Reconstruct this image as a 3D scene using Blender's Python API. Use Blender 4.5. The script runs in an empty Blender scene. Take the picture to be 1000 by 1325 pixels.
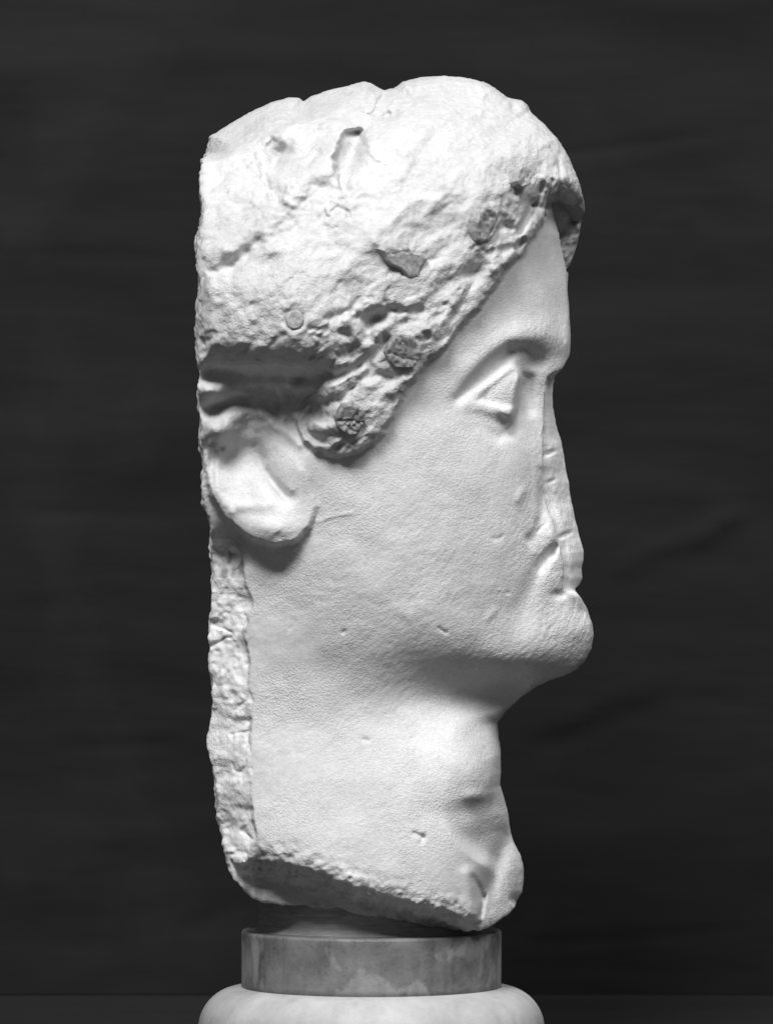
import bpy, bmesh, math, random
import numpy as np
from mathutils import Vector

# ------------------------------------------------------------------ camera, world, lights
S = bpy.context.scene
K = 0.0006                       # metres per measured unit (one unit = one photograph pixel at the head's mid-plane)
CX, CY, DIST = 500.0, 662.5, 7500.0

def wpos(x, y, q):               # measured x (right), y (down), q (towards the camera) -> world metres
    return ((x - CX) * K, -q * K, (CY - y) * K)

cam_d = bpy.data.cameras.new('camera')
cam = bpy.data.objects.new('camera', cam_d)
S.collection.objects.link(cam)
cam.location = (0, -DIST * K, 0)
cam.rotation_euler = (math.radians(90), 0, 0)
cam_d.sensor_fit = 'VERTICAL'
cam_d.sensor_height = 36.0
cam_d.lens = 36.0 * DIST / 1325.0
cam_d.clip_end = 100
cam_d.dof.use_dof = True
cam_d.dof.focus_distance = (DIST - 120) * K
cam_d.dof.aperture_fstop = 11
S.camera = cam

world = bpy.data.worlds.new('World')
S.world = world
world.use_nodes = True
world.node_tree.nodes['Background'].inputs[0].default_value = (1, 1, 1, 1)
world.node_tree.nodes['Background'].inputs[1].default_value = 0.105

def area(name, direction, dist, size, power, target=(0, 0, 0)):
    l = bpy.data.lights.new(name, 'AREA')
    l.shape = 'RECTANGLE'
    l.size, l.size_y = size
    l.energy = power
    o = bpy.data.objects.new(name, l)
    S.collection.objects.link(o)
    d = Vector(direction).normalized()
    o.location = Vector(target) + d * dist
    o.rotation_euler = (-d).to_track_quat('-Z', 'Y').to_euler()
    return o

area('key_light', (-0.17, -0.67, 0.72), 3.0, (1.0, 0.9), 112)
area('side_light', (0.54, -0.52, 0.84), 3.0, (1.0, 0.9), 46)

S.view_settings.view_transform = 'Standard'
S.view_settings.look = 'None'
S.view_settings.exposure = 0.0
S.view_settings.gamma = 1.0

rng = np.random.default_rng(7)

# ------------------------------------------------------------------ helpers: objects
def new_mesh_obj(name, me, parent=None):
    o = bpy.data.objects.new(name, me)
    S.collection.objects.link(o)
    if parent is not None:
        o.parent = parent
    return o

def empty(name, loc, label, cat):
    o = bpy.data.objects.new(name, None)
    S.collection.objects.link(o)
    o.location = loc
    o['label'] = label
    o['category'] = cat
    bpy.context.view_layer.update()
    return o

# ------------------------------------------------------------------ helpers: noise and measuring
def _h2(ix, iy, seed):
    n = (ix * 374761393 + iy * 668265263 + seed * 1442695041).astype(np.int64) & 0xffffffff
    n = ((n ^ (n >> 13)) * 1274126177) & 0xffffffff
    return ((n ^ (n >> 16)) & 0xffff) / 32767.5 - 1.0

def vnoise2(x, y, seed=0):
    ix = np.floor(x).astype(np.int64); iy = np.floor(y).astype(np.int64)
    fx = x - ix; fy = y - iy
    fx = fx * fx * fx * (fx * (fx * 6 - 15) + 10); fy = fy * fy * fy * (fy * (fy * 6 - 15) + 10)
    a = _h2(ix, iy, seed); b = _h2(ix + 1, iy, seed); c = _h2(ix, iy + 1, seed); d = _h2(ix + 1, iy + 1, seed)
    return (a + (b - a) * fx) * (1 - fy) + (c + (d - c) * fx) * fy

def fbm2(x, y, size, oct=4, seed=0, gain=0.5):
    s = 0; a = 1.0
    for o in range(oct):
        # every octave turned a little so that the lattice never shows
        t = 0.6 + o * 1.1
        u = (x * math.cos(t) - y * math.sin(t)) / size; v = (x * math.sin(t) + y * math.cos(t)) / size
        s = s + a * vnoise2(u + 17.3 * o, v - 9.1 * o, seed + o); a *= gain; size /= 2.03
    return s

def _h3(ix, iy, iz, seed):
    n = (ix * 374761393 + iy * 668265263 + iz * 2147483647 + seed * 1442695041).astype(np.int64) & 0xffffffff
    n = ((n ^ (n >> 13)) * 1274126177) & 0xffffffff
    n = ((n ^ (n >> 15)) * 2246822519) & 0xffffffff
    return ((n ^ (n >> 16)) & 0xffff) / 32767.5 - 1.0

def vnoise3(p, seed=0):
    i = np.floor(p).astype(np.int64); f = p - i
    f = f * f * (3 - 2 * f)
    r = 0
    for dx in (0, 1):
        wx = f[:, 0] if dx else 1 - f[:, 0]
        for dy in (0, 1):
            wy = f[:, 1] if dy else 1 - f[:, 1]
            for dz in (0, 1):
                wz = f[:, 2] if dz else 1 - f[:, 2]
                r = r + wx * wy * wz * _h3(i[:, 0] + dx, i[:, 1] + dy, i[:, 2] + dz, seed)
    return r

def sstep(a, b, x):
    t = np.clip((x - a) / (b - a), 0, 1)
    return t * t * (3 - 2 * t)

X0, X1, Y0, Y1 = 245, 785, 80, 1216
GX, GY = np.meshgrid(np.arange(X0, X1 + 1, dtype=np.float64), np.arange(Y0, Y1 + 1, dtype=np.float64))

def sampler(A):
    def f(x, y):
        x = np.clip(np.asarray(x, float) - X0, 0, A.shape[1] - 1.001); y = np.clip(np.asarray(y, float) - Y0, 0, A.shape[0] - 1.001)
        ix = x.astype(int); iy = y.astype(int); fx = x - ix; fy = y - iy
        return (A[iy, ix] * (1 - fx) + A[iy, ix + 1] * fx) * (1 - fy) + (A[iy + 1, ix] * (1 - fx) + A[iy + 1, ix + 1] * fx) * fy
    return f

def unproject(pts, depth):       # photograph pixel + its depth -> measured position (perspective correction of the survey)
    out = []
    for p in pts:
        q = depth(p[0], p[1]) if callable(depth) else depth
        k = 1 - float(q) / DIST
        out.append((CX + (p[0] - CX) * k, CY + (p[1] - CY) * k) + tuple(p[2:]))
    return out

def seg_dist(pts, gx, gy, closed=False):
    """distance to a polyline, nearest segment parameter (index + t), signed side"""
    P = np.array([p[:2] for p in pts], float)
    n = len(P) if closed else len(P) - 1
    best = np.full(gx.shape, 1e18); par = np.zeros(gx.shape); side = np.zeros(gx.shape)
    for i in range(n):
        a = P[i]; b = P[(i + 1) % len(P)]
        d = b - a; L2 = max(d @ d, 1e-9)
        t = np.clip(((gx - a[0]) * d[0] + (gy - a[1]) * d[1]) / L2, 0, 1)
        ex = gx - a[0] - t * d[0]; ey = gy - a[1] - t * d[1]
        dd = ex * ex + ey * ey
        m = dd < best
        best = np.where(m, dd, best); par = np.where(m, i + t, par)
        side = np.where(m, d[0] * (gy - a[1]) - d[1] * (gx - a[0]), side)
    return np.sqrt(best), par, np.sign(side)

def inside(pts, gx, gy):
    P = np.array([p[:2] for p in pts], float)
    r = np.zeros(gx.shape, bool)
    j = len(P) - 1
    for i in range(len(P)):
        xi, yi = P[i]; xj, yj = P[j]
        if yi != yj:
            c = ((yi > gy) != (yj > gy)) & (gx < (xj - xi) * (gy - yi) / (yj - yi) + xi)
            r ^= c
        j = i
    return r

def poly_sd(pts, gx=GX, gy=GY):  # positive inside
    d, par, _ = seg_dist(pts, gx, gy, True)
    return np.where(inside(pts, gx, gy), d, -d), par

def window(pts, m):
    P = np.array([p[:2] for p in pts], float)
    a = int(max(0, P[:, 0].min() - m - X0)); b = int(min(GX.shape[1], P[:, 0].max() + m - X0 + 1))
    c = int(max(0, P[:, 1].min() - m - Y0)); d = int(min(GX.shape[0], P[:, 1].max() + m - Y0 + 1))
    return slice(c, d), slice(a, b)

# ------------------------------------------------------------------ the marble head: survey of the near side
# depth of the plain form (x, y, depth towards the camera from the middle plane)
BASE = [
 (285,190,120),(400,150,95),(500,135,95),(600,130,85),(670,160,65),
 (268,230,158),(350,220,182),(450,220,196),(550,220,180),(650,220,136),(715,215,70),
 (262,300,200),(350,300,226),(450,300,234),(550,300,212),(620,300,176),(680,300,130),(716,310,45),
 (262,400,220),(350,400,256),(450,400,252),(550,400,216),(600,400,188),(660,400,136),(710,400,76),(732,400,25),
 (450,455,240),(550,450,209),(600,450,182),(650,450,145),(700,450,96),(730,450,42),
 (263,500,205),(350,500,222),(450,500,228),(520,500,212),(580,500,187),(620,500,160),(660,500,116),(682,500,84),(703,500,70),
 (265,560,196),(350,560,205),(450,560,218),(550,560,200),(620,560,164),(660,560,126),(684,560,90),(703,560,72),
 (270,640,180),(350,640,200),(450,640,214),(550,640,196),(620,640,164),(670,640,122),(695,640,90),(706,640,76),
 (280,720,150),(340,720,175),(420,720,200),(500,720,200),(580,720,178),(650,720,136),(690,720,98),(722,720,74),
 (280,800,142),(340,800,164),(420,800,184),(500,800,184),(580,800,164),(640,800,128),(700,800,88),(740,800,55),
 (420,850,170),(500,850,163),(580,850,143),(640,850,116),(690,850,88),(730,850,54),
 (420,900,161),(500,900,140),(560,900,110),(600,900,82),(640,900,50),(670,892,30),
 (280,950,134),(330,950,153),(420,950,161),(500,950,147),(560,950,130),(600,950,110),(630,950,72),
 (330,1000,160),(420,1000,172),(500,1000,168),(560,1000,156),(600,1000,137),(632,1000,92),
 (330,1050,166),(420,1050,180),(500,1050,181),(560,1050,167),(600,1050,147),(640,1050,94),
 (290,1100,134),(340,1100,172),(450,1100,191),(550,1100,182),(600,1100,157),(640,1100,108),(664,1110,55),
 (340,1170,166),(500,1180,192),(600,1190,156),(650,1170,78),
]
BASE = [(CX + (x - CX) * (1 - q / DIST), CY + (y - CY) * (1 - q / DIST), q) for x, y, q in BASE]

def tps(points, step=6):
    P = np.array(points, float); n = len(P); sc = 200.0
    A = P[:, :2] / sc
    def U(r2): return np.where(r2 > 0, r2 * np.log(np.maximum(r2, 1e-12)), 0)
    Km = U(((A[:, None] - A[None]) ** 2).sum(-1)) + np.eye(n) * 0.004
    Q = np.c_[np.ones(n), A]
    M = np.zeros((n + 3, n + 3)); M[:n, :n] = Km; M[:n, n:] = Q; M[n:, :n] = Q.T
    w = np.linalg.solve(M, np.r_[P[:, 2], 0, 0, 0])
    xs = np.arange(X0, X1 + step, step, dtype=float); ys = np.arange(Y0, Y1 + step, step, dtype=float)
    gx, gy = np.meshgrid(xs, ys)
    pts = np.c_[gx.ravel(), gy.ravel()] / sc
    r2 = ((pts[:, None] - A[None]) ** 2).sum(-1)
    v = (U(r2) @ w[:n] + np.c_[np.ones(len(pts)), pts] @ w[n:]).reshape(gx.shape)
    # cubic-ish upsampling: two linear passes then a small blur keep it smooth
    fx = (GX[0] - X0) / step; ix = np.minimum(fx.astype(int), len(xs) - 2); fx -= ix
    r = v[:, ix] * (1 - fx) + v[:, ix + 1] * fx
    fy = (GY[:, 0] - Y0) / step; iy = np.minimum(fy.astype(int), len(ys) - 2); fy -= iy
    r = r[iy] * (1 - fy)[:, None] + r[iy + 1] * fy[:, None]
    return blur(r, 5)

def blur(a, r):
    for ax in (0, 1):
        for _ in range(2):
            pad = [(0, 0), (0, 0)]; pad[ax] = (r, r)
            c = np.cumsum(np.pad(a, pad, mode='edge'), axis=ax)
            c = np.concatenate([np.zeros_like(np.take(c, [0], ax)), c], ax)
            n = a.shape[ax]
            a = (np.take(c, np.arange(2 * r + 1, n + 2 * r + 1), ax) - np.take(c, np.arange(0, n), ax)) / (2 * r + 1)
    return a

# ---- outline of the whole block, with the radius of curvature of the stone at its rim
OUT = [  # x, y, radius, depth of the rim
 (272,178,40),(290,165,60),(320,148,90),(350,133,110),(375,126,110),(388,127,110),(393,131,100),(400,126,100),(420,118,110),(450,111,120),
 (470,106,130),(480,107,130),(490,114,110),(497,117,110),(510,114,120),(520,106,140),(545,100,160),(575,98.5,160),(605,101,150),
 (625,106,140),(640,114,120),(657,127,100),(664,128,40),(674,130,30),(683,136,30),(687,145,40),(690,149,80),(705,163,90),(720,180,90),(735,205,80),
 (742,222,70),(748,240,60),(755,258,40),(757,268,30),(754,280,30),(752,300,30),(748,318,25),(742,335,20),(735.5,349,12),
 (734.5,375,110),(737,410,110),(738,440,90),(736,460,45),(728,475,20),(720,486,8),(717,498,6),(716,512,4),(717,525,4),(720,540,4),(723,555,4),(727,567,4),
 (730,585,4),(733,605,4),(738,625,4),(741,650,4),(746,672,4),(752,695,5),(757,714,7),(757,725,7),(754,735,6),(755,748,8),(751,757,8),
 (743,762,8),(745,767,12),(752,776,35),(760,790,55),(766,806,65),(768,822,65),(765,840,60),(757,855,55),(745,867,55),(730,874,60),(712,880,70),
 (695,888,90),(675,902,110),(655,920,110),(644,935,90),(645,950,130),(648,975,190),(648,1000,200),(647,1015,180),(652,1032,160),(657,1050,130),
 (660,1070,75),(666,1090,50),(674,1107,36),(678,1121,30),(678,1140,26),(676,1155,22),(668,1168,19),(655,1180,12),(640,1188,8),(622,1195,8),
 (600,1196,8),(560,1190,6),(520,1183,6),(480,1177,6),(430,1168,6),(380,1164,6),(345,1161,6),(333,1159,6),(325,1154,6),(312,1137,5),(300,1119,5),(297,1100,5),
 (288,1070,4),(282,1040,4),(278,1000,4),(274,950,4),(276,900,4),(275,850,4),(277,800,4),(277,720,4),(276,680,4),(270,660,4),(268,640,4),
 (267,590,4),(263.5,576,4),(265,560,4),(263,516,4),(265,505,4),(266,488,4),(263,468,5),(261,440,5),(262.5,400,5),(264.5,372,5),(262,345,5),
 (261,320,5),(266,300,6),(266.5,240,8),(268,200,26)]
sd_out, par = poly_sd(OUT)
R = np.interp(par, range(len(OUT) + 1), [p[2] for p in OUT] + [OUT[0][2]])
rough_edge = np.interp(par, range(len(OUT) + 1), [0.5 if p[2] <= 9 and p[0] < 296 else 1.6 if p[2] <= 9 and (p[0] < 340 or p[1] > 1120) else (0.5 if p[1] < 460 and not 350 < p[1] else 0.15) for p in OUT] + [1.6])
sd_out = sd_out + rough_edge * (fbm2(GX, GY, 16, 4, 21) * 1.1 + 0.6 * fbm2(GX, GY, 5, 2, 22))


# outline of the near half alone: passes in front of the far lock of hair and ignores the lost nose
i0 = [k for k, p in enumerate(OUT) if p[:2] == (742, 222)][0]; i1 = [k for k, p in enumerate(OUT) if p[:2] == (734.5, 375)][0]
j0 = [k for k, p in enumerate(OUT) if p[:2] == (738, 440)][0]; j1 = [k for k, p in enumerate(OUT) if p[:2] == (760, 790)][0]
NEAR = OUT[:i0 + 1] + [(749,240,70),(752,256,60),(738,272,60),(722,285,90),(726.5,306,110),(730,328,110),(733.5,350,110)] + OUT[i1:j0 + 1] + \
       [(738,462,80),(742,490,90),(752,560,90),(766,640,90),(772,700,90),(768,750,70),(762,775,60)] + OUT[j1:]
sd_near, par_n = poly_sd(NEAR)
Rn = np.interp(par_n, range(len(NEAR) + 1), [p[2] for p in NEAR] + [NEAR[0][2]])
sharp = np.interp(par_n, range(len(NEAR) + 1), [1.0 if p[2] < 18 else 0.0 for p in NEAR] + [0.0])
F = tps(BASE)
lim = 2 * Rn * sd_near * (1 + (sd_near / Rn) ** 2) + 1e5 * sharp ** 2
far_in = sstep(5, 45, sd_near)
lim = lim * (1 - far_in) + blur(lim, 16) * far_in
T2 = np.maximum(F, 1.0) ** 2
kk = 0.35 * np.maximum(T2, 500)
hh = np.clip(0.5 + 0.5 * (lim - T2) / kk, 0, 1)
T2 = lim * (1 - hh) + T2 * hh - kk * hh * (1 - hh)
F = np.where(T2 > 0, np.sqrt(np.maximum(T2, 0)), -np.sqrt(np.maximum(-T2, 0)))
FBASE = F.copy()
D0 = sampler(FBASE)
INRIM = sstep(0, 22, sd_near)
gyy, gxx = np.gradient(blur(F, 3))
STEEP = np.clip(np.sqrt(1 + gxx ** 2 + gyy ** 2), 1, 2.6)

def stroke(pts, h, w, power=2.0, steep=True, depth=D0):
    """ridge (h > 0) or groove (h < 0) along a path; points may carry their own h and w factors"""
    global F
    P = unproject(pts, depth)
    wm = w * max([p[3] if len(p) > 3 else 1 for p in P])
    sl = window(P, wm * 3.2)
    d, par, _ = seg_dist(P, GX[sl], GY[sl]) if len(P) > 1 else (np.hypot(GX[sl] - P[0][0], GY[sl] - P[0][1]), np.zeros(GX[sl].shape), None)
    hs = np.interp(par, range(len(P)), [p[2] if len(p) > 2 else 1 for p in P])
    ws = np.interp(par, range(len(P)), [p[3] if len(p) > 3 else 1 for p in P])
    F[sl] += h * hs * np.exp(-(d / (w * ws)) ** power) * (STEEP[sl] if steep else 1)

def ell(cx, cy, rx, ry, h, ang=0.0, power=2.0, steep=True):
    """rounded bump (h > 0) or hollow (h < 0)"""
    global F
    (cx, cy), = unproject([(cx, cy)], D0)
    m = max(rx, ry) * 2.6
    sl = window([(cx, cy)], m)
    c, s = math.cos(math.radians(ang)), math.sin(math.radians(ang))
    dx = GX[sl] - cx; dy = GY[sl] - cy
    u = (dx * c + dy * s) / rx; v = (-dx * s + dy * c) / ry
    F[sl] += h * np.exp(-(u * u + v * v) ** (power / 2)) * (STEEP[sl] if steep else 1)

def ledge(pts, h, L, w=2.5, jag=1.5):
    """broken edge: the stone to the right of the path's direction lies h lower, rising back over a length L"""
    global F
    P = unproject(pts, D0)
    sl = window(P, L * 3)
    jx = GX[sl] + jag * fbm2(GX[sl], GY[sl], 14, 3, 5); jy = GY[sl] + jag * fbm2(GX[sl], GY[sl], 14, 3, 8)
    d, par, side = seg_dist(P, jx, jy)
    n = len(P) - 1
    ends = sstep(0, 0.35, par) * sstep(n, n - 0.35, par)
    F[sl] -= h * sstep(-w, w, side * d) * np.exp(-np.maximum(side * d, 0) / L) * ends

def raise_poly(pts, h, w, jag=0.0, seed=3, size=12):
    """raise (or lower) everything inside an outline, with an edge of width w; returns the mask"""
    global F
    P = unproject(pts, D0)
    sd, _ = poly_sd(P)
    if jag: sd = sd + jag * fbm2(GX, GY, size, 3, seed)
    m = sstep(-w * 0.5, w * 0.5, sd)
    F += (h * m if np.isscalar(h) else h * m)
    return sd, m

# depth of the middle surface: bends back behind the broken nose and behind the far lock of hair
M = -32 * sstep(455, 500, GY) * sstep(800, 755, GY) * sstep(640, 690, GX)
M += -105 * sstep(232, 262, GY) * sstep(380, 345, GY) * sstep(640, 690, GX)
M = blur(M, 6)

# ---- hair mass
HAIR = [(255,478),(285,473),(330,470),(370,472),(400,477),(425,484),(412,500),(396,515),(385,530),(382,548),(390,568),(405,582),(425,589),(450,589),(470,583),(485,573),
 (495,561),(510,541),(520,521),(530,501),(545,481),(558,466),(575,451),(590,431),(600,420),(620,401),(645,366),(655,351),(670,335),(685,318),(699,293),
 (710,268),(722,262),(736,272),(748,300),(790,320),(790,60),(240,60)]
hair_sd, hm = raise_poly(HAIR, 0, 5)
hj = hair_sd + 2.2 * fbm2(GX, GY, 16, 4, 31)
hair_h = 21 * sstep(-3, 5, hj)
hair_h = hair_h + 9 * sstep(0, 30, hj)
# the broken block over the ear stands out further
blk_ = hair_sd + 7 * fbm2(GX, GY, 34, 4, 33)
hair_h = hair_h + 22 * sstep(-6, 26, blk_) * sstep(470, 380, GX) * sstep(260, 420, GY)
hair_h = hair_h * (1 - .6 * sstep(445, 388, GX) * sstep(478, 498, GY))
F += hair_h * sstep(120, 200, GY)
HM = sstep(-2, 3, hj)
HAIRMASK = hj > 0

# the recess between hair and ear
stroke([(285,512),(330,502),(380,512),(405,530)], -24, 22)
stroke([(292,498,.6),(326,514),(350,545,.6)], 7, 7)
stroke([(346,488,.5),(364,512),(366,542,.6)], 7, 6)
stroke([(390,500,.6),(378,525),(388,548,.5)], 6, 6)
stroke([(275,486),(330,484),(390,488)], -14, 8)
ell(345, 538, 42, 30, -24)
stroke([(372,545),(395,552),(415,572)], -7, 6)
stroke([(388,575),(372,560),(352,548)], 5, 6)

u_ = GX * math.cos(math.radians(-50)) + GY * math.sin(math.radians(-50)); v_ = -GX * math.sin(math.radians(-50)) + GY * math.cos(math.radians(-50)); u_ = u_ / 2
# ---- hair: locks, breaks and tool-worn hollows
ledge([(470,165),(447,172),(437,195),(431,206),(437,226),(440,246),(452,262)][::-1], 20, 30, w=3, jag=2)
ledge([(452,252),(440,236),(425,240),(405,243),(395,258),(380,268),(370,285),(350,300),(330,318),(310,335),(290,350),(272,362)][::-1], 8, 38, w=12, jag=8)
ledge([(352,176),(336,200),(338,225),(346,250),(364,266)][::-1], 15, 30, w=4, jag=3)
ledge([(493,118),(486,140),(478,149),(492,156),(508,148)][::-1], 11, 16, jag=2)
ledge([(389,127),(391,150),(396,160)][::-1], 5, 12)
ledge([(690,152),(645,150),(600,152),(565,166),(540,192),(515,210)], -5, 45, w=8)
stroke([(300,345),(318,328),(332,312)], -9, 10)
stroke([(352,215),(362,200),(376,186)], -6, 6)
ell(352, 210, 9, 16, -7)
stroke([(398,215),(412,200)], -4, 4)
ell(285, 235, 16, 22, -4)
ell(345, 345, 14, 9, -5, -20)
stroke([(430,276),(436,270),(450,276),(453,284)], -5, 3)
blk2, _m = raise_poly([(338,186),(372,160),(420,150),(466,166),(447,176),(437,196),(431,207),(437,226),(440,244),(425,240),(405,243),(395,258),(378,268),(364,262),(348,248)], 9, 12, jag=4, seed=36)
ell(362, 205, 17, 24, -13, -35)
ell(398, 196, 10, 20, -5, 40)
ell(456, 198, 13, 32, -20, 22)
stroke([(272,362,.8),(300,344,1),(325,322,1),(345,306,.4)], -6, 15)
ell(345, 345, 22, 12, -6, -30)
ell(505, 150, 14, 7, -10, -25)
raise_poly([(300,240),(345,262),(395,268),(372,290),(350,305),(312,334),(280,345),(262,330),(262,260)], 6, 16, jag=5, seed=37)
stroke([(470,300),(520,285),(570,255),(600,225)], 5, 26)
stroke([(380,370),(440,345),(500,318)], 4, 24)
stroke([(400,395),(440,385),(478,372)], -4, 12)
# hollow with a curved lip in the middle of the side locks
ell(487, 412, 17, 9, -30, -22)
stroke([(478,425,1),(472,440,.8),(455,455,.8),(440,463,.5)], -12, 7)
stroke([(505,400),(525,404),(545,402)], -9, 6)
stroke([(470,445),(458,430),(450,418)], 6, 9)
ell(525, 420, 26, 9, -7, -20)
stroke([(425,414),(440,408)], -6, 5)
stroke([(440,430),(455,436)], -6, 5)
# grooves between the lower locks
stroke([(385,492),(434,488),(458,477),(482,461),(500,440)], -13, 7)
stroke([(391,545),(407,524),(440,517),(458,502),(481,477)], -10, 6)
stroke([(480,489),(492,485),(505,490)], -9, 6)
stroke([(398,562),(416,568),(432,563)], -10, 6)
ell(397, 526, 7, 7, 8)
ell(412, 537, 9, 8, -12)
stroke([(430,500),(450,490),(470,474)], 3, 8)
stroke([(415,548),(440,560),(470,566),(490,556)], 3, 10)
stroke([(437,578),(420,572)], -6, 4)
stroke([(508,508),(520,494),(534,478)], 5, 8)
# locks along the brow
ell(610, 352, 14, 7, -22, -32)
ell(617, 334, 12, 9, -8, -35)
stroke([(625,345),(612,368),(598,392),(585,412)], -7, 6)
stroke([(642,300),(652,292),(660,296)], -6, 5)
stroke([(703,274),(692,290),(678,306)], 6, 10)
F += HM * sstep(590, 660, GX) * sstep(190, 240, GY) * (2.2 * fbm2(GX, GY, 16, 4, 56, .6) + 1.0 * fbm2(u_, v_, 7, 2, 57))
stroke([(691,262),(684,278),(676,292),(671,304)], -8, 4)
stroke([(688,266),(700,270),(708,268)], -6, 4)
stroke([(713,236),(710,250),(706,262)], -5, 3)
stroke([(701,240),(697,252),(694,262)], -5, 3)
stroke([(722,212),(724,230),(722,252)], -3, 3)
F += 3.2 * fbm2(GX * 1.3, GY * .8, 14, 4, 58) * sstep(690, 712, GX) * sstep(190, 220, GY) * sstep(290, 270, GY)
stroke([(668,322),(676,312)], -8, 4)
stroke([(640,352),(655,338),(664,322)], 5, 6)
ell(575, 372, 18, 8, -5, -35)
ell(545, 395, 14, 6, -4, -30)
# knotted front roll: lump carried forward over the forehead
ell(728, 238, 20, 22, 20, steep=False)
ell(672, 137, 12, 7, 10, 30, steep=False)
# slanting wear all over the locks
ca, sa = math.cos(math.radians(-38)), math.sin(math.radians(-38))
u = GX * ca + GY * sa; v = -GX * sa + GY * ca
wear = fbm2(u / 2.2, v, 20, 4, 41, .55)
lower = sstep(250, 470, GY + 0.35 * (GX - 450))
F += HM * INRIM * (wear * (0.9 + 1.8 * lower) + fbm2(GX, GY, 75, 3, 43) * 4.2 - 7.0 * np.abs(fbm2(u / 1.6, v, 52, 3, 55)) * sstep(450, 340, GY) + fbm2(GX, GY, 8, 3, 44) * (0.5 + 0.5 * lower) + 1.6 * fbm2(u / 1.3, v, 30, 4, 48, .6))
F += HM * INRIM * 0.7 * fbm2(GX, GY, 6, 2, 49) * sstep(380, 470, GY)
pits = np.maximum(0, fbm2(u / 1.5, v, 17, 3, 47) - 0.5)
F -= HM * pits * (2 + 8 * lower)

ell(381, 414, 14.5, 14.5, -5, power=6)
# ---- forehead rim and the lock on its far side
FORE = [(706,255),(712,268),(718,285),(723,306),(728,328),(733.2,350),(735,375)]
fx = np.interp(GY, [p[1] for p in FORE], [p[0] for p in FORE])
band = (GY > 262) & (GY < 352)
dfor = fx - GX
far_lock = -52 - 0.45 * (GX - 715) - 0.55 * (GY - 270) + 11 * fbm2(u / 1.8, v, 20, 4, 51) - 5 * np.abs(fbm2(u / 1.6, v, 13, 2, 52))
yb = np.interp(GX, [690, 700, 712, 722, 735, 748, 757], [270, 266, 259, 249, 254, 266, 276]) + 3 * fbm2(GX, GY, 12, 3, 53)
under = sstep(700, 710, GX)
roll = F - under * np.maximum(0, GY - yb) * 3.2
below = np.where(dfor > 0, np.where(GY > 255, FBASE, -60), far_lock)
zone = (GX > 700) & (GY > 236) & (GY < 352)
F = np.where(zone & HAIRMASK, np.maximum(roll, np.minimum(F, below)), F)
F = np.where(zone & ~HAIRMASK, np.where(dfor > 0, F, far_lock), F)

# ---- brow, eye, cheek
stroke([(585,498,.5),(612,478,.9),(640,455),(672,436),(705,432),(728,444,.8)], 6, 20)
stroke([(592,516,.3,.7),(616,492,.9,.8),(640,470),(660,455,1.1)], -13, 9)
ell(690, 466, 17, 16, -16)
ell(676, 452, 14, 8, -8)
stroke([(684,490),(683,510),(684,530)], -7, 8)
# eyeball and lids: one mound, then the opening sunk between the lids
(ecx, ecy), = unproject([(634, 507)], 125)
er = 46.0
dxe, dye = GX - ecx, GY - ecy
MOUND = [(603,521),(612,511),(626,496.5),(641,481.5),(653,470),(661,465.5),(668,466),(675,472),(677.5,488),(673,508),(670,530),(663,546),(650,551),(634,541),(616,530)]
mo_sd, _ = poly_sd(unproject(MOUND, 140))
ball = 108 + np.sqrt(np.maximum(er ** 2 - dxe ** 2 - (dye * 0.9) ** 2, 0))
mo = sstep(-2.5, 8 + 13 * sstep(2, 16, dye) * sstep(657, 640, GX), mo_sd)
F = F * (1 - mo) + np.maximum(F + 1 + 4 * sstep(605, 640, GX), ball) * mo
EYE = [(615,519.5),(622,511),(634,500),(650,486.5),(659,480),(665,478),(669,478),(668.8,500),(667.5,526),(660,528),(648,527),(636,524),(624,520.5)]
eye_sd, _ = poly_sd(unproject(EYE, 145))
F -= 4.4 * sstep(-1.2, 2.6, eye_sd)
UL = [(602,519,.6),(626,498,.9),(646,481),(659,470),(667,470),(673,478),(674.5,490,.9),(673,502,.5)]
stroke([(606,524,.4),(622,527,.8),(640,533,1),(658,537,1)], 5, 8)
stroke([(622,553,.3),(645,565),(664,558)], -3.5, 8)
stroke([(676,497),(674.5,505)], -4, 2.2)
_e = window([(596,455), (684,575)], 0); _fb = blur(blur(F, 1), 1); F[_e] = _fb[_e]
ledge([(676,478),(674,505),(670,528),(664,546),(652,558)][::-1], 10, 12, w=2, jag=0.3)
# cheek edge against the nose
ledge([(699,600),(699.5,628),(698.5,650),(696,670),(690,688),(676,700)][::-1], 9, 15, w=7, jag=0.5)
ell(665, 600, 26, 40, 4)
# wing of the nose, fold beside the mouth
ell(713, 690, 9, 24, 7, -12)
stroke([(718,708,.8,.8),(713,715,1.1),(704,724,1),(699,734,.6)], -10, 6.5)
stroke([(700,732,.8,.7),(690,752),(677,785,.9,1.3),(662,822,.5,1.7)], -5, 12)
ell(711, 750, 14, 18, 1.5)
ell(721, 769, 8, 6, -5)
stroke([(729,750),(729,770)], -4, 3)
ell(742, 815, 22, 24, 5)
# jaw and neck
stroke([(600,858,.2),(650,858),(700,862),(730,860,.5)], 4, 20)
stroke([(590,965,.5),(614,995),(622,1018)], 8, 26)
ell(615, 1030, 18, 8, 3)
stroke([(548,1055,.3),(590,1052),(630,1040)], -4, 15)
stroke([(655,1085,.8),(644,1118,1.1),(632,1150,.5)], -7, 12)
stroke([(612,1135,.5),(620,1150),(624,1162)], -5, 4)
ell(634, 1150, 14, 26, -5, 20)
stroke([(604,1130),(608,1155),(612,1180)], 5, 9)
stroke([(626,1160),(622,1185)], -5, 3)
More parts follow.
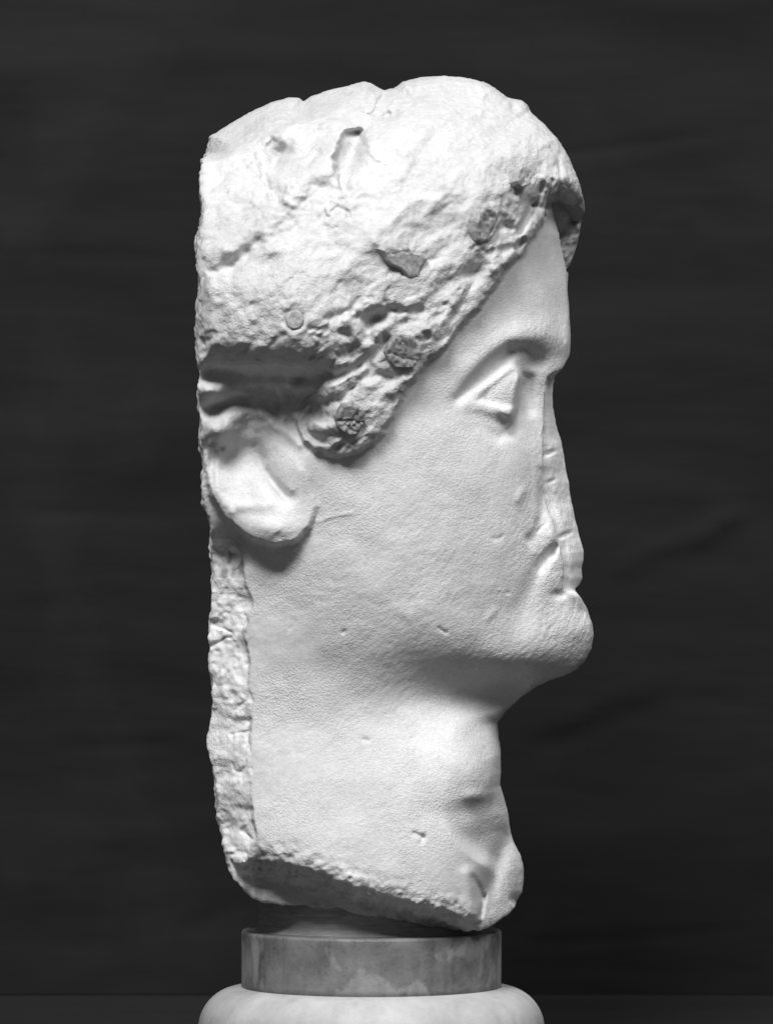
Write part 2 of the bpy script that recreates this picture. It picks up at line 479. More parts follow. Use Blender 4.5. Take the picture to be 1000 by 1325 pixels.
# small scars in the skin
for sc, h, w in (([(535,1078),(548,1084)], -4, 3), ([(548,1082),(545,1090)], -3, 2.5), ([(568,813),(577,819)], -2, 2), ([(410,676),(430,668),(455,664)], 1.2, 2),
                 ([(700,588),(716,583)], 0, 2), ([(470,957),(476,958)], -2.5, 2), ([(516,787),(530,797)], 1.2, 8), ([(640,790),(632,800)], 1.5, 4), ([(676,636),(670,646)], 2, 6)):
    if h: stroke(sc, h, w)

# scattered pits and scuffs
skin = (1 - HM) * sstep(6, 20, sd_near)
F -= skin * 5.0 * np.maximum(0, fbm2(u / 1.6, v, 13, 2, 62) - 1.02) * (0.4 + sstep(-.2, .5, fbm2(GX, GY, 120, 2, 63)))
F += skin * 1.6 * fbm2(GX, GY, 70, 3, 65)
# ---- ear
EAR = [(262,585),(270,640),(284,664),(300,681),(325,700),(355,709),(384,701),(401,683),(411,655),(402,615),(380,588),(335,556),(290,560)]
esd, _ = poly_sd(unproject(EAR, 220))
fade = sstep(430, 340, GX)
F += (8 + 24 * fade) * sstep(-4, 5, esd + 1.0 * fbm2(GX, GY, 10, 3, 61)) * sstep(555, 700, GY + 0.2 * (330 - GX))
ell(322, 608, 44, 46, -15, 20)
ell(306, 588, 26, 24, -20)
stroke([(330,580,.6),(339,600,.9),(353,622,1.1),(369,642,1.1)], -20, 10)
stroke([(345,602),(360,622),(375,636)], 6, 6)
ell(388, 606, 22, 26, 9)
stroke([(283,588,.7),(279,610),(284,640),(300,662,.8)], 4, 6)
stroke([(310,655),(345,654),(368,648)], 3, 7)
ell(352, 684, 30, 16, 8)
# remains of the ear's rim
ell(276, 507, 20, 13, 46, 15)
stroke([(272,533,.9),(295,522,1.0),(325,514,.6)], -12, 7)
ell(283, 556, 20, 19, 36, -35)
stroke([(300,540),(318,532),(335,535)], 8, 8)
stroke([(276,572),(286,578)], -10, 5)
ell(274, 600, 6, 22, -8)
F += 5.0 * fbm2(GX, GY, 24, 4, 66) * sstep(470, 484, GY) * sstep(575, 545, GY) * sstep(420, 385, GX) + 1.0 * fbm2(GX, GY, 12, 3, 67) * sstep(545, 565, GY) * sstep(680, 650, GY) * sstep(380, 345, GX)
# below the ear
stroke([(300,700),(330,722),(360,735)], -6, 14)
ell(295, 700, 18, 22, -12)
ell(307, 725, 10, 9, -14)

# ---- worked strip along the back edge of the neck
strip_x = np.interp(GY, [660, 690, 720, 760, 800, 850, 900, 1000, 1060, 1100, 1150], [292, 304, 318, 322, 325, 327, 328, 330, 331, 331, 333]) + 4.5 * fbm2(GX * 0 + 7, GY, 40, 5, 71, .6)
st = sstep(1.5, -1.5, GX - strip_x) * sstep(680, 712, GY)
sm = fbm2(GX, GY, 42, 3, 72, .5)
cleft = sstep(0.26, 0.0, np.abs(fbm2(GX + 6 * fbm2(GX, GY, 20, 2, 75), GY * 1.4, 46, 3, 77, .55))) * sstep(-.2, .5, fbm2(GX, GY, 50, 2, 78) + .25)
F += st * (-4 - 0.55 * np.maximum(0, strip_x - GX) + sm * 6.5 + 1.7 * fbm2(GX, GY, 11, 4, 73, .6) - 5 * cleft)
CLEFT = cleft * st
STRIPMASK = st > .5

# ---- broken underside of the neck
LOW = [(280,1112),(297,1108),(312,1122),(322,1116),(335,1112),(370,1113),(400,1119),(430,1131),(460,1144),(500,1156),(540,1167),(580,1178),(605,1189),(622,1196),(700,1230)]
ly = np.interp(GX, [p[0] for p in LOW], [p[1] for p in LOW]) + 3.0 * fbm2(GX, GY, 14, 4, 81)
ly = CY + (ly - CY) * (1 - 150 / DIST)
edge_zone = sstep(-38, 0, GY - ly) * sstep(690, 560, GX)
F += edge_zone * (2.6 * fbm2(GX, GY, 10, 4, 82, .6) - 5 * sstep(-14, 4, GY - ly))
Fu = F - np.maximum(0, GY - ly) * 1.7
F = np.where(GY > ly, np.maximum(Fu, np.minimum(F, 116 + 5 * fbm2(GX, GY, 30, 3, 83))), F)
UNDER = GY > ly + 1

# ---- broken face of the nose and mouth
EN = np.array([(466,735),(474,733),(479,726),(484,714),(490,706.5),(500,703),(530,702),(560,700.5),(580,701),(600,700.5),(640,701),(655,706),(672,713),(695,718),(705,722),(720,724),(740,727),(755,728.5),(765,731),(772,747)])
en = np.interp(GY, EN[:, 0], EN[:, 1]) + 0.9 * fbm2(GX * 0 + 3, GY, 12, 3, 91)
oy = [p[1] for p in OUT[41:62]]; ox = [p[0] for p in OUT[41:62]]
xs_ = np.maximum(np.interp(GY, oy, ox), en + 1.5)
tt = np.clip((GX - en) / (xs_ - en), 0, 1.3)
Fs = sampler(F)
fe = blur(np.tile(Fs(en[:, :1] - 3, GY[:, :1]), (1, GX.shape[1])), 3)
plane = fe - 8 - 5 * sstep(600, 540, GY) + (-26 - fe) * tt + (9 * np.sin(np.pi * np.clip(tt, 0, 1)) + 3.5 * fbm2(GX, GY, 24, 4, 92)) * sstep(0, .4, tt)
for (x, y, a, b, h) in ((708,587,9,2.4,-17),(711,623,6,2.0,-10),(729,692,9,2.6,-15)):
    dx, dy = GX - x, GY - y + 0.35 * (GX - x)
    plane += h * np.exp(-(dx / a) ** 2 - (dy / b) ** 2)
brk = (GX > en) & (GY > 467) & (GY < 771) & (GX > 695)
fade_b = sstep(467, 480, GY) * sstep(771, 762, GY)
wb = sstep(-.8, .8, GX - en) * fade_b * (GX > 690)
F = F * (1 - wb) + plane * wb
BREAK = brk & (fade_b > .5)

# ---- half thickness about the middle surface
T2 = np.maximum(F - M, 0.5) ** 2
FS = sampler(F)

# ------------------------------------------------------------------ the marble head: solid from the survey
VOX = 1.9
def solid():
    xs = np.arange(X0 + 2, X1 - 2, VOX); ys = np.arange(Y0 + 2, Y1 - 1, VOX)
    qs = np.arange(-330, 326, VOX)
    gx, gy = np.meshgrid(xs, ys, indexing='ij')
    t2 = sampler(T2)(gx, gy).astype(np.float32); m = sampler(M)(gx, gy).astype(np.float32)
    q = qs.astype(np.float32)
    wall = -sampler(sd_out)(gx, gy).astype(np.float32); rr = np.clip(sampler(R)(gx, gy), 2, 6).astype(np.float32)
    nx, ny, nq = len(xs), len(ys), len(qs)
    qq, yy = np.meshgrid(qs, ys)
    chipped = (3.2 * fbm2(qq, yy, 38, 5, 121, .6) + 0.9 * fbm2(qq, yy, 11, 2, 123)).astype(np.float32)   # the split face of the back
    cells = []
    prev = None
    def slab(i):
        g = ((q[None, :] - m[i][:, None]) ** 2 - t2[i][:, None]) / (2 * np.sqrt(np.maximum(t2[i], 0)) + 6)[:, None]
        w = wall[i][:, None] + chipped * float(sstep(330, 285, xs[i])); r = rr[i][:, None]
        h = np.clip(0.5 + 0.5 * (g - w) / r, 0, 1)          # broken edges: surface and cut face meet in a small rounded arris
        return w * (1 - h) + g * h + r * h * (1 - h)
    f = np.empty((nx, ny, nq), np.float32)
    for i in range(nx): f[i] = slab(i)
    s = f < 0
    edges = [[], [], []]
    for i in range(nx - 1):
        a = s[i]; b = s[i + 1]
        cnt_and = a & b; cnt_or = a | b
        c1 = cnt_and[:-1] & cnt_and[1:]; c2 = cnt_or[:-1] | cnt_or[1:]
        al = c1[:, :-1] & c1[:, 1:]; an = c2[:, :-1] | c2[:, 1:]
        jj, kk_ = np.nonzero(an & ~al)
        cells.append((np.full(len(jj), i), jj, kk_))
    ci = np.concatenate([c[0] for c in cells]); cj = np.concatenate([c[1] for c in cells]); ck = np.concatenate([c[2] for c in cells])
    key = (ci.astype(np.int64) * ny + cj) * nq + ck            # sorted by construction
    acc = np.zeros((len(ci), 3)); n = np.zeros(len(ci))
    corners = [(dx, dy, dz) for dx in (0, 1) for dy in (0, 1) for dz in (0, 1)]
    for a in corners:
        for ax in range(3):
            if a[ax]: continue
            b = list(a); b[ax] = 1
            fa = f[ci + a[0], cj + a[1], ck + a[2]]; fb = f[ci + b[0], cj + b[1], ck + b[2]]
            cross = (fa < 0) != (fb < 0)
            t = np.where(cross, fa / np.where(cross, fa - fb, 1), 0)
            for c in range(3):
                acc[:, c] += np.where(cross, a[c] + (t if c == ax else 0), 0)
            n += cross
    pos = acc / n[:, None]
    V = np.c_[xs[0] + (ci + pos[:, 0]) * VOX, ys[0] + (cj + pos[:, 1]) * VOX, qs[0] + (ck + pos[:, 2]) * VOX]
    quads = []
    def vid(i, j, k):
        return np.searchsorted(key, (i.astype(np.int64) * ny + j) * nq + k)
    for ax in range(3):
        sl0 = [slice(None)] * 3; sl1 = [slice(None)] * 3
        sl0[ax] = slice(0, -1); sl1[ax] = slice(1, None)
        i, j, k = np.nonzero(s[tuple(sl0)] != s[tuple(sl1)])
        o1, o2 = [(1, 2), (2, 0), (0, 1)][ax]
        idx = [i, j, k]
        ok = (idx[o1] > 0) & (idx[o2] > 0)
        i, j, k = i[ok], j[ok], k[ok]
        neg = s[i, j, k]
        def off(a, b):
            z = [i.copy(), j.copy(), k.copy()]; z[o1] = z[o1] - a; z[o2] = z[o2] - b
            return vid(*z)
        qd = np.c_[off(1, 1), off(0, 1), off(0, 0), off(1, 0)]
        qd = np.where(neg[:, None], qd, qd[:, ::-1])
        quads.append(qd)
    return V, np.concatenate(quads)

V, Q = solid()

def vert_normals(V, Q):
    a = V[Q[:, 2]] - V[Q[:, 0]]; b = V[Q[:, 3]] - V[Q[:, 1]]
    fn = np.cross(a, b)
    N = np.zeros_like(V)
    for c in range(4):
        for d in range(3):
            N[:, d] += np.bincount(Q[:, c], fn[:, d], len(V))
    N = N / np.maximum(np.linalg.norm(N, axis=1, keepdims=True), 1e-9)
    return N if ((V - V.mean(0)) * N).sum() > 0 else -N

N = vert_normals(V, Q)
def ms(mask): return sampler(mask.astype(float))(V[:, 0], V[:, 1])
vh = ms(HAIRMASK); vst = ms(STRIPMASK); vu = ms(UNDER); vb = ms(BREAK)
wV = V * np.array([1, 1, 1])
n1 = vnoise3(wV / 9.0, 1) ; n2 = vnoise3(wV / 4.6, 2)
ax_ = np.c_[(V[:, 0] * ca + V[:, 1] * sa) / 7.5, (-V[:, 0] * sa + V[:, 1] * ca) / 4.0, V[:, 2] / 5.0]
n3 = vnoise3(ax_, 3)
big = vnoise3(wV / 45.0, 4)
backcut = sstep(8, 2, V[:, 0] - 268) * sstep(0.5, 0.9, -N[:, 0])
amp = 0.10 + 0.60 * vh + 0.40 * vst + 0.4 * vu + 0.22 * vb + 0.8 * backcut
ripple = (1 - vh) * (1 - vst) * (1 - vb) * (1 - vu) * (0.10 + 0.28 * sstep(560, 700, V[:, 1]) * sstep(-0.4, .8, big + .35)
          + 0.35 * sstep(660, 700, V[:, 0]) * sstep(380, 440, V[:, 1]))
V = V + N * (amp * (n1 + 0.7 * n2) + ripple * n3 * 0.8)[:, None]
N = vert_normals(V, Q)

# stone colour: worn skin, cleaner broken crystal, dirt caught in the rough parts; some shade painted in
dirt = np.clip(vnoise3(wV / 14.0, 11) * .6 + vnoise3(wV / 6.0, 12) * .5 + vnoise3(wV / 38.0, 13) * .6, -1, 1)
tone = 0.625 + 0.035 * vnoise3(wV / 80.0, 14) + 0.03 * vnoise3(wV / 24.0, 15) + .02 * vnoise3(wV / 7.0, 20)
lock = sstep(715, 722, V[:, 0]) * sstep(250, 275, V[:, 1]) * (V[:, 2] < 20)  # far hair under the roll: its shade is put into the tone
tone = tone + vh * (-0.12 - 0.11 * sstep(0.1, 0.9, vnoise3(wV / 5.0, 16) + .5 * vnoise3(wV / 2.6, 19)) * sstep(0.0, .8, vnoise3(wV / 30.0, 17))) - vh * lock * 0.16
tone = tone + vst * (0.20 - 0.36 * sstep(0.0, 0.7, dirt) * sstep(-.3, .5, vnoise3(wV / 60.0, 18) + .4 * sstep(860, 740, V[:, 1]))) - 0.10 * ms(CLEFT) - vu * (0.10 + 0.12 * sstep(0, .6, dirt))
GRAIN = np.clip(.62 + .55 * vnoise3(wV / 75.0, 23) + .25 * vnoise3(wV / 22.0, 24) + .25 * vh + .2 * sstep(560, 760, V[:, 1]) * sstep(470, 560, V[:, 0]), .15, 1.25)
tone = tone + vb * 0.25
ear_shade = np.exp(-(((V[:, 0] - 345) / 70) ** 2 + ((V[:, 1] - 540) / 45) ** 2)) * (V[:, 2] > 0)  # recess over the ear: overhang's shade painted into the tone, mottled with dirt
tone = tone - ear_shade * (0.20 + 0.10 * dirt)
lobe_shade = np.exp(-(((V[:, 0] - 305) / 16) ** 2 + ((V[:, 1] - 722) / 22) ** 2))  # hollow below the lobe: shade painted into the tone, mottled
tone = tone - lobe_shade * (0.28 + 0.15 * dirt)
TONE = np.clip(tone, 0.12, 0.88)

# ------------------------------------------------------------------ materials
def principled(name):
    m = bpy.data.materials.new(name); m.use_nodes = True
    nt = m.node_tree
    return m, nt, nt.nodes['Principled BSDF']

def marble_mat():
    m, nt, b = principled('weathered_marble')
    L = nt.links
    at = nt.nodes.new('ShaderNodeAttribute'); at.attribute_name = 'stone_tone'
    tc = nt.nodes.new('ShaderNodeTexCoord')
    n = nt.nodes.new('ShaderNodeTexNoise'); n.inputs['Scale'].default_value = 420; n.inputs['Detail'].default_value = 3
    L.new(tc.outputs['Object'], n.inputs['Vector'])
    mr = nt.nodes.new('ShaderNodeMapRange')
    mr.inputs[1].default_value = .3; mr.inputs[2].default_value = .7; mr.inputs[3].default_value = .92; mr.inputs[4].default_value = 1.06
    L.new(n.outputs['Fac'], mr.inputs[0])
    mul = nt.nodes.new('ShaderNodeMath'); mul.operation = 'MULTIPLY'
    L.new(at.outputs['Fac'], mul.inputs[0]); L.new(mr.outputs[0], mul.inputs[1])
    cb = nt.nodes.new('ShaderNodeCombineColor')
    for i in range(3): L.new(mul.outputs[0], cb.inputs[i])
    L.new(cb.outputs[0], b.inputs['Base Color'])
    b.inputs['Roughness'].default_value = .72
    b.inputs['Specular IOR Level'].default_value = .3
    n2 = nt.nodes.new('ShaderNodeTexNoise'); n2.inputs['Scale'].default_value = 620; n2.inputs['Detail'].default_value = 3; n2.inputs['Roughness'].default_value = .6
    L.new(tc.outputs['Object'], n2.inputs['Vector'])
    bp = nt.nodes.new('ShaderNodeBump'); bp.inputs['Strength'].default_value = .75; bp.inputs['Distance'].default_value = .0010
    ga = nt.nodes.new('ShaderNodeAttribute'); ga.attribute_name = 'grain'; L.new(ga.outputs['Fac'], bp.inputs['Strength'])
    L.new(n2.outputs['Fac'], bp.inputs['Height']); L.new(bp.outputs[0], b.inputs['Normal'])
    return m

def rough_mat(name, lo, hi, scale, bump, rough=.75, detail=5, dist=.001, stretch=(1, 1, 1), patch=0.0, patch_scale=18, streak=0.0):
    m, nt, b = principled(name)
    L = nt.links
    tc = nt.nodes.new('ShaderNodeTexCoord'); mp = nt.nodes.new('ShaderNodeMapping'); mp.inputs['Scale'].default_value = stretch
    L.new(tc.outputs['Object'], mp.inputs[0])
    n = nt.nodes.new('ShaderNodeTexNoise'); n.inputs['Scale'].default_value = scale; n.inputs['Detail'].default_value = detail; n.inputs['Roughness'].default_value = .62
    L.new(mp.outputs[0], n.inputs['Vector'])
    mr = nt.nodes.new('ShaderNodeMapRange'); mr.inputs[1].default_value = .32; mr.inputs[2].default_value = .68; mr.inputs[3].default_value = lo; mr.inputs[4].default_value = hi
    L.new(n.outputs['Fac'], mr.inputs[0])
    val = mr.outputs[0]
    def extra(sc, stretch_, a, bb, amount):
        mp2 = nt.nodes.new('ShaderNodeMapping'); mp2.inputs['Scale'].default_value = stretch_; mp2.inputs['Rotation'].default_value = (.2, .5, .1)
        L.new(tc.outputs['Object'], mp2.inputs[0])
        n3_ = nt.nodes.new('ShaderNodeTexNoise'); n3_.inputs['Scale'].default_value = sc; n3_.inputs['Detail'].default_value = 6; n3_.inputs['Distortion'].default_value = .4
        L.new(mp2.outputs[0], n3_.inputs['Vector'])
        r3 = nt.nodes.new('ShaderNodeMapRange'); r3.inputs[1].default_value = a; r3.inputs[2].default_value = bb; r3.inputs[3].default_value = 0; r3.inputs[4].default_value = amount
        L.new(n3_.outputs['Fac'], r3.inputs[0])
        ad = nt.nodes.new('ShaderNodeMath'); ad.operation = 'ADD'
        L.new(val, ad.inputs[0]); L.new(r3.outputs[0], ad.inputs[1])
        return ad.outputs[0]
    if patch: val = extra(patch_scale, (1, 1, .7), .57, .62, patch)
    if streak:
        val = extra(70, (1, 1, .12), .52, .70, -streak)
        val = extra(420, (1, 1, 1), .55, .75, -streak)
    cb = nt.nodes.new('ShaderNodeCombineColor')
    for i in range(3): L.new(val, cb.inputs[i])
    L.new(cb.outputs[0], b.inputs['Base Color'])
    b.inputs['Roughness'].default_value = rough
    b.inputs['Specular IOR Level'].default_value = .3
    n2 = nt.nodes.new('ShaderNodeTexNoise'); n2.inputs['Scale'].default_value = scale * 6; n2.inputs['Detail'].default_value = 4
    L.new(mp.outputs[0], n2.inputs['Vector'])
    bp = nt.nodes.new('ShaderNodeBump'); bp.inputs['Strength'].default_value = bump; bp.inputs['Distance'].default_value = dist
    L.new(n2.outputs['Fac'], bp.inputs['Height']); L.new(bp.outputs[0], b.inputs['Normal'])
    return m

MARBLE = marble_mat()
IRON = rough_mat('corroded_dowel', .12, .32, 260, .6, .5)
STUB = rough_mat('crumbling_mortar_plug', .22, .46, 300, .7)
MORTAR = rough_mat('brushed_mortar', .22, .36, 60, .5, stretch=(1, 1, 6))
DRUM = rough_mat('veined_grey_marble', .13, .23, 40, .35, .5, patch=.10, patch_scale=26, streak=.05)
MOULD = rough_mat('pale_marble_moulding', .40, .54, 26, .3, .5, streak=.05)
CLOTH = rough_mat('dark_cloth', .0075, .0128, 7, .5, .95, stretch=(.5, 1, 2.6), patch=.003, patch_scale=3.0)
BOARD = rough_mat('dark_board', .012, .018, 9, .2, .9, stretch=(.3, 1, 1))

# ------------------------------------------------------------------ the marble head: its parts
base_loc = wpos(481, 1190, 0)
head = empty('marble_head', base_loc, 'broken white marble head in profile, nose broken off, standing on the grey round pedestal', 'sculpture')

cen = V[Q].mean(1)
def fm(A): return sampler(A.astype(float))(cen[:, 0], cen[:, 1])
near = cen[:, 2] > sampler(M)(cen[:, 0], cen[:, 1])
lab = np.zeros(len(Q), int)                     # 0 face
jaw = np.interp(cen[:, 0], [250, 400, 470, 540, 600, 645, 800], [700, 742, 835, 905, 938, 945, 945])
lab[cen[:, 1] > jaw] = 1                        # neck
lab[fm(HAIRMASK) > .5] = 2                      # hair
ear_all, _ = poly_sd(unproject([(255,484),(300,482),(345,492),(372,520),(385,556),(402,588),(411,640),(403,682),(384,702),(355,711),(325,702),(298,684),(280,668),(262,640)], 210))
lab[(fm(np.clip(ear_all, -2, 2)) > 0) & near & (lab != 2)] = 3
lab[fm(STRIPMASK) > .5] = 4
lab[(fm(BREAK) > .5)] = 5
e_sd, _ = poly_sd(unproject([(603,519),(626,497),(646,480),(659,468),(668,468),(675,477),(676,492),(671,528),(660,549),(648,548),(630,534)], 138))
lab[(fm(np.clip(e_sd, -2, 2)) > 0) & near & (lab == 0)] = 6
ul, _, _ = seg_dist(unproject([p[:2] for p in UL], 135), GX, GY)
ll, _, _ = seg_dist(unproject([(614,519),(640,528),(655,532),(667,532)], 138), GX, GY)
lab[(fm(np.clip(ul, 0, 20)) < 5.5) & (lab == 6)] = 7
lab[(fm(np.clip(ll, 0, 20)) < 7) & (lab == 6)] = 8
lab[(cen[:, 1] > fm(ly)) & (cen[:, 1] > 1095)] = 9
W = np.c_[(V[:, 0] - CX) * K, -V[:, 2] * K, (CY - V[:, 1]) * K] - np.array(base_loc)
WN = np.c_[N[:, 0], -N[:, 2], -N[:, 1]]

def stone_part(name, ids, parent, label=None):
    f = np.nonzero(np.isin(lab, ids))[0]
    if len(f) == 0: return None
    q = Q[f]
    used, inv = np.unique(q, return_inverse=True)
    q = inv.reshape(q.shape)
    me = bpy.data.meshes.new(name)
    me.vertices.add(len(used)); me.vertices.foreach_set('co', W[used].astype(np.float32).ravel())
    me.loops.add(q.size); me.loops.foreach_set('vertex_index', q.astype(np.int32).ravel())
    me.polygons.add(len(q)); me.polygons.foreach_set('loop_start', (np.arange(len(q)) * 4).astype(np.int32))
    me.polygons.foreach_set('use_smooth', np.ones(len(q), bool))
    me.update(calc_edges=True)
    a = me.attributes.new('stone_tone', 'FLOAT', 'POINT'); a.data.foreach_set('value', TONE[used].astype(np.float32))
    g = me.attributes.new('grain', 'FLOAT', 'POINT'); g.data.foreach_set('value', GRAIN[used].astype(np.float32))
    me.normals_split_custom_set_from_vertices(WN[used])
    me.materials.append(MARBLE)
    o = new_mesh_obj(name, me, parent)
    if label: o['label'] = label
    return o

# orientation check: outward normals
if ((W - W.mean(0)) * WN).sum() < 0:
    WN = -WN
_fn = np.cross(W[Q[:, 2]] - W[Q[:, 0]], W[Q[:, 3]] - W[Q[:, 1]])
if (_fn * WN[Q[:, 0]]).sum() < 0:
    Q = Q[:, ::-1]
face = stone_part('face', [0], head)
stone_part('neck', [1], head)
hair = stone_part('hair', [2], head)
stone_part('ear', [3], head)
stone_part('rough_back_edge', [4], head, 'rough hewn strip along the back edge of the neck')
stone_part('broken_nose', [5], head, 'clean white break where nose and mouth were lost')
eye = stone_part('eye', [6], head)
stone_part('upper_eyelid', [7], eye)
stone_part('lower_eyelid', [8], eye)
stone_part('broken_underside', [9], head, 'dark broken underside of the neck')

# ---- plugs and stubs of old repairs set in the hair
def plug(name, outline, thick, rough, mat, seed, label=None, sink=4, tilt=1.0, flat=.75):
    P = np.array(unproject(outline, lambda x, y: FS(x, y)), float)
    c = P.mean(0)
    r = np.random.default_rng(seed)
    h = 3
    gxq = (FS(c[0] + 14, c[1]) - FS(c[0] - 14, c[1])) / 28; gyq = (FS(c[0], c[1] + 14) - FS(c[0], c[1] - 14)) / 28
    nrm = np.array([-gxq, -gyq, 1.0]); nrm[:2] *= tilt; nrm /= np.linalg.norm(nrm)
    q0 = float(np.median([FS(p[0], p[1]) for p in P] + [FS(c[0], c[1])]))
    nseg = 56
    t = np.linspace(0, len(P), nseg, endpoint=False); i = t.astype(int); f = t - i
    ring = P[i % len(P)] * (1 - f)[:, None] + P[(i + 1) % len(P)] * f[:, None]
    rel = ring - c
    levels = [(1.0, -sink), (1.03, 0.0), (1.0, thick * .55), (flat + .15, thick * .9)] + [(flat * f_, thick) for f_ in (1.05, .96, .86, .76, .66, .56, .46, .36, .26, .16)]
    rad_ = float(np.abs(rel).max())
    facets = [(r.uniform(-1.1, 1.1) / rad_, r.uniform(-1.1, 1.1) / rad_, r.uniform(-.7, .1)) for _ in range(7)]
    cracks = []
    for _ in range(3):
        an = r.uniform(0, math.pi); cracks.append((math.cos(an), math.sin(an), r.uniform(-.5, .5) * rad_, r.uniform(.3, .8)))
    def hgt(px, py):
        c2 = vnoise2(np.array([px * .22 + seed]), np.array([py * .22]), seed + 2)[0]
        v_ = 1.3 * max(g_[0] * px + g_[1] * py + g_[2] for g_ in facets) + .35 * c2
        for ca2, sa2, off, dep in cracks:
            v_ -= dep * math.exp(-((px * ca2 + py * sa2 - off + 2.0 * c2) / 2.0) ** 2)
        return rough * v_
    verts = []
    for li, (s, z) in enumerate(levels):
        for k in range(nseg):
            p = rel[k] * s
            pz = z
            if li >= 2:
                pz += hgt(p[0], p[1])
            base_q = q0 - (p[0] * nrm[0] + p[1] * nrm[1]) / max(nrm[2], .35)
            verts.append(wpos(c[0] + p[0] + nrm[0] * pz, c[1] + p[1] + nrm[1] * pz, base_q + nrm[2] * pz))
    top = len(verts); pz = thick + hgt(0, 0)
    verts.append(wpos(c[0] + nrm[0] * pz, c[1] + nrm[1] * pz, q0 + nrm[2] * pz))
    verts = [(Vector(v) - Vector(base_loc))[:] for v in verts]
    faces = []
    for l in range(len(levels) - 1):
        for k in range(nseg):
            k2 = (k + 1) % nseg
            faces.append((l * nseg + k, l * nseg + k2, (l + 1) * nseg + k2, (l + 1) * nseg + k))
    lb = (len(levels) - 1) * nseg
    for k in range(nseg): faces.append((lb + k, lb + (k + 1) % nseg, top))
    me = bpy.data.meshes.new(name); me.from_pydata(verts, [], faces); me.update()
    bm = bmesh.new(); bm.from_mesh(me); bmesh.ops.recalc_face_normals(bm, faces=bm.faces); bm.to_mesh(me); bm.free()
    me.materials.append(mat)
    o = new_mesh_obj(name, me, head)
    if label: o['label'] = label
    return o

def blob(cx, cy, rx, ry, n=14, seed=0, j=.1, ang=0):
    r = np.random.default_rng(seed); out = []
    for k in range(n):
        a = 2 * math.pi * k / n; s = 1 + j * r.uniform(-1, 1)
        x, y = rx * s * math.cos(a), ry * s * math.sin(a)
        ca_, sa_ = math.cos(math.radians(ang)), math.sin(math.radians(ang))
        out.append((cx + x * ca_ - y * sa_, cy + x * sa_ + y * ca_))
    return out

plug('dowel', blob(452.5, 541, 20, 21, 12, 3), 9, 3.2, IRON, 31, 'dark crumpled dowel in the lowest lock above the ear')
plug('dowel', blob(520, 455, 22, 22, 12, 4), 6, 3.6, IRON, 41, 'grey split dowel in the lock beside the temple')
plug('dowel', blob(381, 414, 12, 12.5, 16, 5, .04), 3.5, .4, STUB, 51, 'flat round plug set flush in the side of the hair')
plug('dowel', blob(622, 288, 15, 26, 12, 6, .08, 10), 12, 2.0, STUB, 61, 'tall crumbling plug above the brow')
plug('dowel', blob(668, 231, 11, 15, 12, 7, .08, 10), 14, 1.8, STUB, 71, 'small crumbling plug near the front of the hair')
plug('mortar_patch', [(489,322),(498,317),(512,320),(524,317),(533,327),(544,328),(551,334),(542,349),(538,358),(527,360),(517,349),(500,340)], 8, 1.1, STUB, 81, 'flat jagged mortar patch in the middle of the hair')

# ------------------------------------------------------------------ pedestal
def lathe(name, prof, cx, mat, parent, origin, n=160, wob=0.0, seed=0, cq=0.0, squash=1.0):
    verts = []; r = np.random.default_rng(seed)
    ph = r.uniform(0, 6.28, 8)
    for (rad, y) in prof:
        for k in range(n):
            a = 2 * math.pi * k / n
            w = wob * (math.sin(3 * a + ph[0]) + .6 * math.sin(7 * a + ph[1] + y * .05) + .4 * math.sin(17 * a + ph[2] + y * .2) + .3 * math.sin(31 * a + ph[3] - y * .3))
            verts.append((Vector(wpos(cx + (rad + w) * math.cos(a), y + w * .4, cq + squash * (rad + w) * math.sin(a))) - Vector(origin))[:])
    faces = []
    for l in range(len(prof) - 1):
        for k in range(n):
            k2 = (k + 1) % n
            faces.append((l * n + k, (l + 1) * n + k, (l + 1) * n + k2, l * n + k2))
    faces.append(tuple(range(n))); faces.append(tuple(reversed(range((len(prof) - 1) * n, len(prof) * n))))
    me = bpy.data.meshes.new(name); me.from_pydata(verts, [], faces); me.update()
    bm = bmesh.new(); bm.from_mesh(me); bmesh.ops.recalc_face_normals(bm, faces=bm.faces); bm.to_mesh(me); bm.free()
    for p in me.polygons: p.use_smooth = len(p.vertices) == 4
    me.materials.append(mat)
    return new_mesh_obj(name, me, parent)

TABLE_Y = 1392.0
ped_loc = wpos(480.5, TABLE_Y, 0)
ped = empty('round_pedestal', ped_loc, 'round grey marble pedestal with a pale rounded moulding under the marble head', 'pedestal')
RD = 168
drum_prof = [(RD - 40, 1202.6), (RD - 4, 1203)] + [(RD - 4 + 4 * math.sin(t), 1207 - 4 * math.cos(t)) for t in np.linspace(0.2, math.pi / 2, 6)] + [(RD, y) for y in np.linspace(1212, 1278, 8)]
lathe('drum', drum_prof, 480.5, DRUM, ped, ped_loc)
tor = [(RD - 8, 1275.5), (RD + 3, 1276.5)] + [(RD + 4 + 52 * math.sin(t), 1332 - 55 * math.cos(t)) for t in np.linspace(.12, math.pi - .1, 26)] + [(RD + 2, TABLE_Y)]
lathe('moulding', tor, 480.5, MOULD, ped, ped_loc)
mort = [(146, 1150), (150, 1165), (149, 1180), (149, 1190), (151, 1197), (156, 1201.5), (161, 1203.5), (163, 1204.8)]
mort = [(np.interp(y, [p[1] for p in mort], [p[0] for p in mort]) + .25 * math.sin(i * 2.1) + .2 * math.sin(i * 5.3), y) for i, y in enumerate(np.linspace(1150, 1204.8, 40))]
lathe('mortar_bed', mort, 485, MORTAR, ped, ped_loc, wob=.7, seed=5, squash=.84)

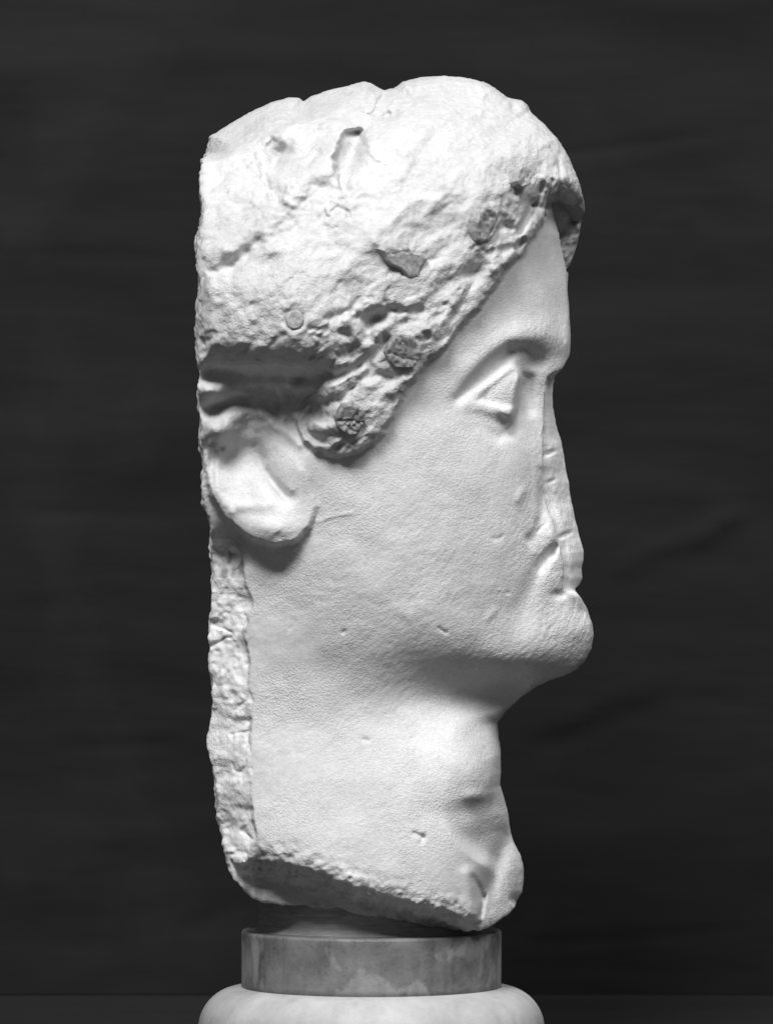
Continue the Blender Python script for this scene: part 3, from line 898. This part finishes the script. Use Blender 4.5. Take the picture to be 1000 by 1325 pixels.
# ------------------------------------------------------------------ table and backdrop cloth
DB = (TABLE_Y - CY) * DIST / (1287 - CY) - DIST         # distance of the cloth behind the head
def sheet(name, xs, ys, fn, mat):
    nx, ny = len(xs), len(ys)
    verts = [fn(x, y) for y in ys for x in xs]
    faces = [(j * nx + i, j * nx + i + 1, (j + 1) * nx + i + 1, (j + 1) * nx + i) for j in range(ny - 1) for i in range(nx - 1)]
    me = bpy.data.meshes.new(name); me.from_pydata(verts, [], faces); me.update()
    for p in me.polygons: p.use_smooth = True
    me.materials.append(mat)
    return new_mesh_obj(name, me)

cxs = np.linspace(-2600, 3600, 420); cys = np.linspace(-700, TABLE_Y - 1, 260)
cgx, cgy = np.meshgrid(cxs, cys)
relief = 7 * fbm2(cgx / 2.2, cgy, 220, 3, 101) + 1.2 * fbm2(cgx / 4, cgy, 50, 3, 103)
def crease(pts, h, w, one=False):
    k = (DIST + DB) / DIST
    P = [(CX + (x - CX) * k, CY + (y - CY) * k) for x, y in pts]
    d, par, side = seg_dist(P, cgx, cgy)
    return 0.6 * h * np.exp(-(d / w) ** 2) * sstep(0, .4, par) * sstep(len(P) - 1, len(P) - 1.4, par)
relief += crease([(700,206),(745,198),(840,186),(935,171)], -8, 9)
relief += crease([(795,205),(803,225),(800,255)], 6, 10)
relief += crease([(850,340),(862,290),(890,278),(910,300),(915,345)], 7, 12)
relief += crease([(780,745),(850,710),(910,690),(960,660)], 9, 16)
relief += crease([(900,720),(930,672),(980,660)], 8, 14)
relief += crease([(700,950),(790,900),(880,880)], 7, 18)
relief += crease([(680,975),(760,945),(860,915)], -5, 16)
relief += crease([(20,660),(120,664),(260,672)], -5, 8)
relief += crease([(20,325),(160,333),(260,336)], -4, 9)
relief += crease([(60,965),(160,966),(260,958)], -4, 9)
relief += crease([(240,1210),(290,1180),(320,1165)], -6, 14)
relief += crease([(660,1225),(800,1216),(1010,1198)], -5, 10)
cl = sheet('backdrop_cloth', np.arange(420), np.arange(260), lambda i, j: wpos(cxs[i], cys[j], -DB + relief[j, i]), CLOTH)
cl['label'] = 'dark hanging cloth with faint creases behind the marble head'
cl['category'] = 'backdrop'
tb = sheet('tabletop', np.linspace(-2620, 3620, 60), np.linspace(-DB - 40, 900, 30), lambda x, q: wpos(x, TABLE_Y + 1.5, q), BOARD)
tb['kind'] = 'structure'
